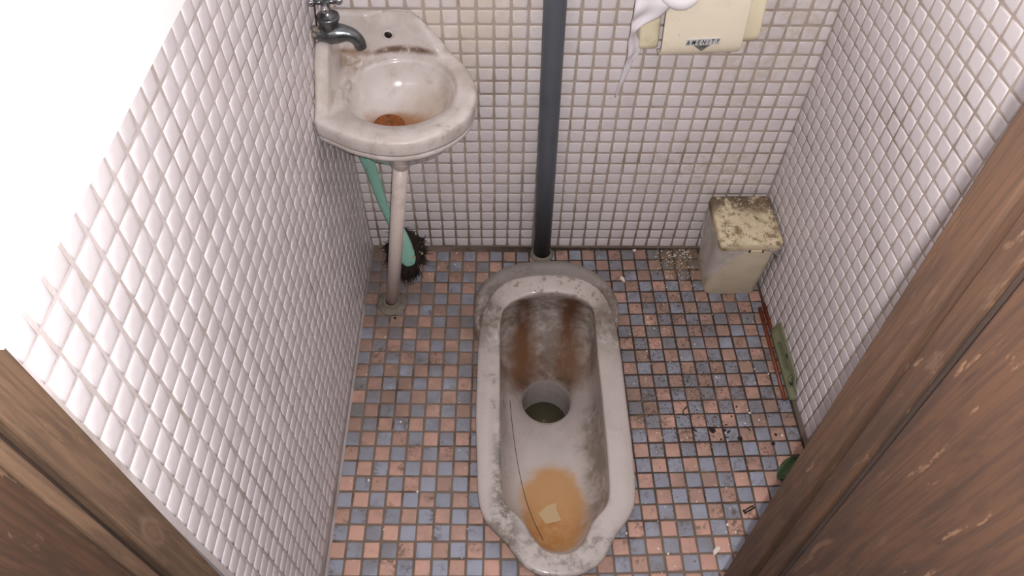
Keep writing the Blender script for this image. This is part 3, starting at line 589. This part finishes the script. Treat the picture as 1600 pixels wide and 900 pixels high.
# ------------------------------------------------------------------ litter on the floor
FT = .0015   # top of the floor tiles
def shard(name, x, y, sx, sy, rot, m, label, cat, group=None, h=.0015, seed=0, curl=0, npt=9, z=FT):
    r = random.Random(seed); P = []
    for k in range(npt):
        a = 2*math.pi*k/npt; q = r.uniform(.65, 1.1); P.append((math.cos(a)*sx*q, math.sin(a)*sy*q))
    ring0, ring1 = [], []
    for px, py in P:
        X = x+px*math.cos(rot)-py*math.sin(rot); Y = y+px*math.sin(rot)+py*math.cos(rot); c = curl*(px/sx)**2*h*2
        ring0.append(Vector((X, Y, z+c))); ring1.append(Vector((x+(X-x)*.9, y+(Y-y)*.9, z+h+c)))
    o = link(name, *loft([ring0, ring1], True, True, True), m, smooth=False)
    return tag(o, label, cat, group)
shard('paint_flake', .1321, -.0869, .0052, .0095, .35, M['flake'], 'large pale plaster flake on blue tile behind the squat toilet', 'flake', seed=3, h=.002)
shard('paint_flake', .2350, -.6426, .009, .0045, .9, M['flake'], 'angular pale plaster flake lying near the wooden jamb', 'flake', seed=5, h=.002)
shard('paint_flake', .1641, -.0090, .005, .004, .2, M['flake'], 'small pale plaster flake at the foot of the back wall', 'flake', seed=8, h=.002)
fl_pts = [(.338,-.393),(.352,-.407),(.325,-.414),(.388,-.438),(.140,-.640),(.155,-.648),(.260,-.60),(.272,-.612),(.09,-.615),(.39,-.31),(.36,-.33),(-.19,-.055),(-.215,-.02),(-.30,-.415),(-.345,-.525),(-.26,-.545),(.065,-.705)]
for k, (x, y) in enumerate(fl_pts):
    shard('plaster_crumb', x, y, random.uniform(.0016, .0032), random.uniform(.0014, .0026), random.uniform(0, 3), M['crumb_white'], 'tiny white plaster crumb on the checkered floor', 'crumb', 'white plaster crumbs on the floor', .0012, k+20, 0, 7)
shard('dead_leaf', .2631, -.427, .0065, .0085, .3, M['leaf_dead'], 'torn black leaf scrap on a pink tile, largest of the dark scraps', 'leaf', None, .0012, 41, .8)
shard('dead_leaf', .3109, -.4442, .0055, .0055, .3, M['leaf_dead'], 'round black leaf scrap on a joint beside a grey tile', 'leaf', None, .0015, 43, .5, 11)
shard('dead_leaf', .3677, -.4538, .0055, .004, .1, M['leaf_dead'], 'small black leaf scrap nearest the foot of the right wall', 'leaf', None, .0015, 44, .5)
dl = [(.285,-.428,.005,.0025,.2),(.292,-.431,.006,.002,.7),(.286,-.442,.005,.001,.2),(.276,-.446,.0025,.002,0),(.303,-.40,.002,.002,0),(.290,-.417,.004,.0012,.1),(.316,-.38,.003,.002,.2),(.377,-.436,.003,.003,.5),(-.3306,-.1885,.0035,.003,.3),(.352,-.462,.0015,.0015,0)]
for k, (x, y, a, b, r) in enumerate(dl): shard('dirt_speck', x, y, a, b, r, M['leaf_dead'], 'tiny black dirt speck on the checkered floor', 'speck', 'black specks on the floor', .001, k+60, .3, 7)
def twig(P, r, label): o = link('twig', *tube(cat_rom([(x, y, FT+.0012+dz) for x, y, dz in P], 4), r, 6), M['leaf_dead']); return tag(o, label, 'twig')
twig([(.2245,-.381,.002),(.218,-.3865,.001),(.2145,-.391,0),(.2155,-.397,0)], .0010, 'thin curved black twig on pink tile beside the squat toilet')
twig([(.2275,-.421,0),(.230,-.427,0),(.2345,-.431,0)], .0013, 'short black twig crossing a tile joint')
twig([(.322,-.420,0),(.3275,-.4235,.001),(.332,-.429,0)], .0009, 'hooked black stem beside the dark leaf scraps')
clip = empty('hair_clip', (.3016, -.574, FT), 'black plastic hair clip lying on a pink tile by the jamb', 'hair clip')
cdx = Vector((.0181, .0089, 0)).normalized(); cdy = Vector((-cdx.y, cdx.x, 0)); c0 = Vector((.3016, -.5735, FT+.0018))
adopt(link('jaw', *tube([c0-cdx*.0105-cdy*.0018, c0-cdy*.0022, c0+cdx*.0105-cdy*.0016], .0013, 8), M['plastic_black']), clip)
adopt(link('jaw', *tube([c0-cdx*.0105+cdy*.0012, c0+cdy*.0022, c0+cdx*.0105+cdy*.0016], .0011, 8), M['plastic_black']), clip)
adopt(link('hinge', *tube([c0-cdx*.0105-cdy*.004, c0-cdx*.0105+cdy*.003], .0016, 8), M['plastic_black']), clip)
# green leaf by the right jamb
lf = []
for k in range(11):
    t = k/10; c = Vector((.361, -.520, FT+.0015)).lerp(Vector((.405, -.482, FT+.004)), t); wv = .0125*math.sin(math.pi*min(1, .06+t*.94))**.7
    nrm = Vector((-.63, .78, 0)); lf.append([c+nrm*wv*q+Vector((0, 0, .005*abs(q)+.004*math.sin(t*3))) for q in (-1, -.5, 0, .5, 1)])
lo = link('green_leaf', *loft(lf, False), M['leaf_green']); sm = lo.modifiers.new('thick', 'SOLIDIFY'); sm.thickness = .0008; tag(lo, 'dark green leaf on the floor partly behind the wooden jamb', 'leaf')
# uncountable grit: by the bin and over the floor, and on the bin lid
def grit(name, pts, smin, smax, mats, label, parent=None, frac=.4):
    r = random.Random(len(pts)); VV, FF, FM = [], [], []
    for x, y, z in pts:
        s = r.uniform(smin, smax); a = r.uniform(0, 6.3); e = r.uniform(.4, 1.2); o = len(VV); mi = 1 if r.random() < frac else 0
        for k in range(4):
            b = a+k*math.pi/2+r.uniform(-.3, .3); q = s*(1 if k % 2 else e); VV.append(Vector((x+math.cos(b)*q, y+math.sin(b)*q, z)))
        VV.append(Vector((x, y, z+s*.8)))
        for k in range(4): FF.append((o+k, o+(k+1) % 4, o+4)); FM.append(mi)
    ob = link(name, VV, FF, None, parent, False, mats, FM); return ob
r = random.Random(5); g1 = []
while len(g1) < 420:
    x = r.gauss(.262, .03); y = -abs(r.gauss(0, .05))-.004
    if x < .285 and x > .1 and y > -.2: g1.append((x, y, FT))
while len(g1) < 900:
    x = r.uniform(-.38, .42); y = r.uniform(-.75, -.01)
    if r.random() < (.95 if x > .11 else .25) and not (-.17 < x < .12 and -.71 < y < -.09) and x < XR(y)-.01: g1.append((x, y, FT))
go = grit('floor_grit', g1, .0006, .0020, [M['crumb_tan'], M['crumb_white']], '', None, .45); tag(go, 'fine tan and white grit scattered over the floor tiles', 'grit', None, 'stuff')
g2 = []
while len(g2) < 420:
    x = r.uniform(-.052, .052); y = r.uniform(-.056, .056)
    if (x*x/.03**2+y*y/.028**2 < 1 and r.random() < .8): continue
    g2.append((bcx-.001+x, bcy-.004+y, .1791))
go2 = grit('lid_debris', g2, .0005, .0017, [M['crumb_dark'], M['crumb_white']], '', None, .45); tag(go2, 'dark and white crumbs covering the lid of the bin', 'debris', None, 'stuff')
# tissue scrap and hair in the toilet pan
def pan_z(x, y):
    dg = bpy.context.evaluated_depsgraph_get(); ok, loc, *_ = tb.evaluated_get(dg).ray_cast(Vector((x, y, .3)), Vector((0, 0, -1))); return loc.z if ok else -.06
bpy.context.view_layer.update()
TP_ = [(-.052,-.562),(-.036,-.545),(-.0185,-.540),(-.020,-.552),(-.0115,-.575),(-.040,-.582)]
tr = [Vector((x, y, pan_z(x, y)+.0006)) for x, y in TP_]; tr2 = [p+Vector((0, 0, .0006)) for p in tr]
ts = link('tissue_scrap', *loft([tr, tr2], True, True, True), M['tissue'], smooth=False); tag(ts, 'small torn tissue scrap stuck in the orange stain of the pan', 'paper scrap')
hair = [Vector((x, y, pan_z(x, y)+.0004)) for x, y in [tuple(v)[:2] for v in cat_rom([(-.1013,-.3346,0),(-.0942,-.4151,0),(-.0808,-.5023,0),(-.0669,-.5608,0),(-.046,-.6162,0)], 8)]]
ho = link('hair_strand', *tube(hair, .00055, 5), M['leaf_dead']); tag(ho, 'long dark hair strand running down the toilet pan', 'hair')

# ------------------------------------------------------------------ tiles (last, so hidden ones can be told from visible ones)
def tile_mesh(name, h, prof, m):
    R = [[Vector((sx*(h-i), sy*(h-i), z)) for sx, sy in ((-1, -1), (1, -1), (1, 1), (-1, 1))] for i, z in prof]
    V, F = loft(R, True, False, True); me = bpy.data.meshes.new(name); me.from_pydata([tuple(v) for v in V], [], F); me.update()
    me.materials.append(m); me.polygons.foreach_set('use_smooth', [True]*len(me.polygons)); return me
bpy.context.view_layer.update(); DG = bpy.context.evaluated_depsgraph_get()
def lay(parent, tiles, mats, limit=300):
    """tiles: (mesh, world matrix, material index); the 300 showing largest become parts, the rest one joined part"""
    sc = []
    for t in tiles:
        c = t[1].translation; x, y, z = project(c); vis = False
        if z > 0 and -10 < x < 1610 and -10 < y < 910:
            d = c-CAM; L = d.length; hit, loc, *_ = scene.ray_cast(DG, CAM, d.normalized(), distance=L-.012); vis = not hit
        e1, e2 = t[1].col[0].to_3d()*.0125, t[1].col[1].to_3d()*.0125
        if z > 0:
            a = project(c+e1); b = project(c+e2); ar = abs((a[0]-x)*(b[1]-y)-(a[1]-y)*(b[0]-x))
        else: ar = 0
        sc.append(ar*(1 if vis else .0001))
    order = sorted(range(len(tiles)), key=lambda i: -sc[i])
    for i in order[:limit]:
        me, mw, mi = tiles[i]; o = bpy.data.objects.new('tile', me); C.objects.link(o); o.parent = parent
        o.matrix_basis = parent.matrix_world.inverted() @ mw
    VV, FF, FM = [], [], []
    for i in order[limit:]:
        me, mw, mi = tiles[i]; off = len(VV); VV += [mw @ v.co for v in me.vertices]
        for p in me.polygons: FF.append(tuple(k+off for k in p.vertices)); FM.append(mi)
    if VV:
        o = link('small_tiles', VV, FF, None, parent, True, mats, FM); o['kind'] = 'stuff'; o['label'] = 'the remaining mosaic tiles of this surface'
def cell(org, U, Vv, nrm, a0, a1, b0, b1, pu, pv, jit=1.0):
    """tile matrix for a cell [a0,a1]x[b0,b1] in grid units of pitch pu, pv along U and Vv"""
    c = org+U*((a0+a1)/2*pu)+Vv*((b0+b1)/2*pv); sx = (a1-a0); sy = (b1-b0)
    u = U.normalized(); n = nrm.normalized(); v = n.cross(u)
    rz = random.gauss(0, .008)*jit; rx = random.gauss(0, .008)*jit; ry = random.gauss(0, .008)*jit
    m = Matrix(((u.x, v.x, n.x, c.x), (u.y, v.y, n.y, c.y), (u.z, v.z, n.z, c.z), (0, 0, 0, 1)))
    c2 = Matrix.Translation((random.gauss(0, .0003)*jit, random.gauss(0, .0003)*jit, random.gauss(0, .00015)*jit)) @ Matrix.Rotation(rz, 4, 'Z') @ Matrix.Rotation(rx, 4, 'X') @ Matrix.Rotation(ry, 4, 'Y')
    k = 1+random.gauss(0, .012)*jit
    return m @ c2 @ Matrix.Diagonal((max(.05, (sx*pu-.0032)/(pu-.0032))*k, max(.05, (sy*pv-.0032)/(pv-.0032))*k, 1, 1))
flat_p = [(0, -.001), (.0002, .0005), (.0008, .0011), (.003, .0013)]
pill_p = [(0, -.001), (.0005, .0003), (.0019, .0010), (.0046, .00155), (.0080, .0017)]
# back wall
P = .027; pv = .0269; tm = tile_mesh('wall_tile_square', (P-.0040)/2, flat_p, M['tile_white']); tl = []
for J in range(-15, 15):
    for m_ in range(0, 32):
        a0, a1 = max(J, XL/P), min(J+1, (XR(0, m_*pv)-.001)/P); b1 = min(m_+1, (TOPZ-.004)/pv)
        if a1-a0 < .2 or b1-m_ < .2: continue
        U = Vector((1, 0, .011)); tl.append((tm, cell(Vector((0, 0, .004)), U, Vector((0, 0, 1)), Vector((0, -1, 0)), a0, a1, m_, b1, P, pv), 0))
lay(wall_back, tl, [M['tile_white']])
# left wall: rows climb slightly towards the door
pu, pv = .02696, .0255; tm = tile_mesh('wall_tile_left', (pu-.0034)/2, pill_p, M['tile_side']); tm2 = tm; tl = []
U = Vector((0, -1, .046)); y0 = -.5058+18*pu; z0 = .8366-.506*.046-32*pv
for a in range(-1, 30):
    for b in range(0, 33):
        a0 = max(a, y0/pu); a1 = min(a+1, (.8005+y0)/pu); b0 = max(b, -z0/pv); b1 = b+1
        if a1-a0 < .25 or b1-b0 < .25: continue
        tl.append((tm, cell(Vector((XL, y0, z0)), U, Vector((0, 0, 1)), Vector((1, 0, 0)), a0, a1, b0, b1, pu, pv, 1.2), 0))
lay(wall_left, tl, [M['tile_side']])
# right wall (a little out of square)
pu, pv = .0269, .0259; tm = tile_mesh('wall_tile_right', (pu-.0040)/2, flat_p, M['tile_side']); tl = []
U = Vector((.027-.03*.055, -1, .055)); Vw = Vector((-.03, 0, 1)); nr = Vector((-1, -.027, -.03)).normalized()
for a in range(0, 30):
    for b in range(-1, 33):
        zs = .0224-.055*a*pu; b0 = max(b, (0-.0224)/pv - .055*a*pu/pv); b1 = min(b+1, (TOPZ-.004-.0224)/pv)
        if b1-b0 < .25: continue
        tl.append((tm, cell(Vector((XR(0, .0224), 0, .0224)), U, Vw, nr, a, a+1, b0, b1, pu, pv, .5), 0))
lay(wall_right, tl, [M['tile_side']])
# floor: two checkered fields that meet under the toilet
pf = .02796; tmp_ = tile_mesh('floor_tile_pink', (pf-.0032)/2, flat_p, M['tile_pink']); tmb = tile_mesh('floor_tile_blue', (pf-.0032)/2, flat_p, M['tile_blue']); tl = []
def sdist(p):   # signed distance to the toilet base (positive outside)
    best = 9; ins = False
    for i in range(NR):
        a, b = base_ring[i], base_ring[(i+1) % NR]; e = Vector((b.x-a.x, b.y-a.y)); d = Vector((p.x-a.x, p.y-a.y)); t = max(0, min(1, d.dot(e)/max(1e-12, e.length_squared)))
        best = min(best, (d-e*t).length)
        if (a.y > p.y) != (b.y > p.y) and p.x < (b.x-a.x)*(p.y-a.y)/(b.y-a.y)+a.x: ins = not ins
    return -best if ins else best
Z = Vector((0, 0, 1))
for i in range(0, 14):
    for k in range(0 if i < 13 else 23, 28):
        mw = cell(Vector((XL, -.0136, 0)), Vector((1, 0, 0)), Vector((0, -1, 0)), Z, i+(.06 if i == 0 else 0), i+1 if i < 13 else i+(.0235*(k+.5)), k, k+1, pf, pf)
        if sdist(mw.translation) > -.007: tl.append((tmb if (i+k) % 2 else tmp_, mw, (i+k) % 2))
al = .0235; Ur = Vector((math.cos(al), math.sin(al), 0)); Vr = Vector((math.sin(al), -math.cos(al), 0)); org = Vector((.2177, -.0037, 0))
for a in range(13, 30):
    for k in range(0, 28):
        a0, a1 = a-22, a-21; cy = (org+Ur*((a0+.5)*pf)+Vr*((k+.5)*pf)).y
        lim = ((XR(cy)-.003-org.x)-Vr.x*(k+.5)*pf)/Ur.x/pf; a1 = min(a1, lim)
        if a1-a0 < .2: continue
        mw = cell(org, Ur, Vr, Z, a0, a1, k, k+1, pf, pf)
        if sdist(mw.translation) > -.007: tl.append((tmb if (a+k) % 2 else tmp_, mw, (a+k) % 2))
lay(floor, tl, [M['tile_pink'], M['tile_blue']])
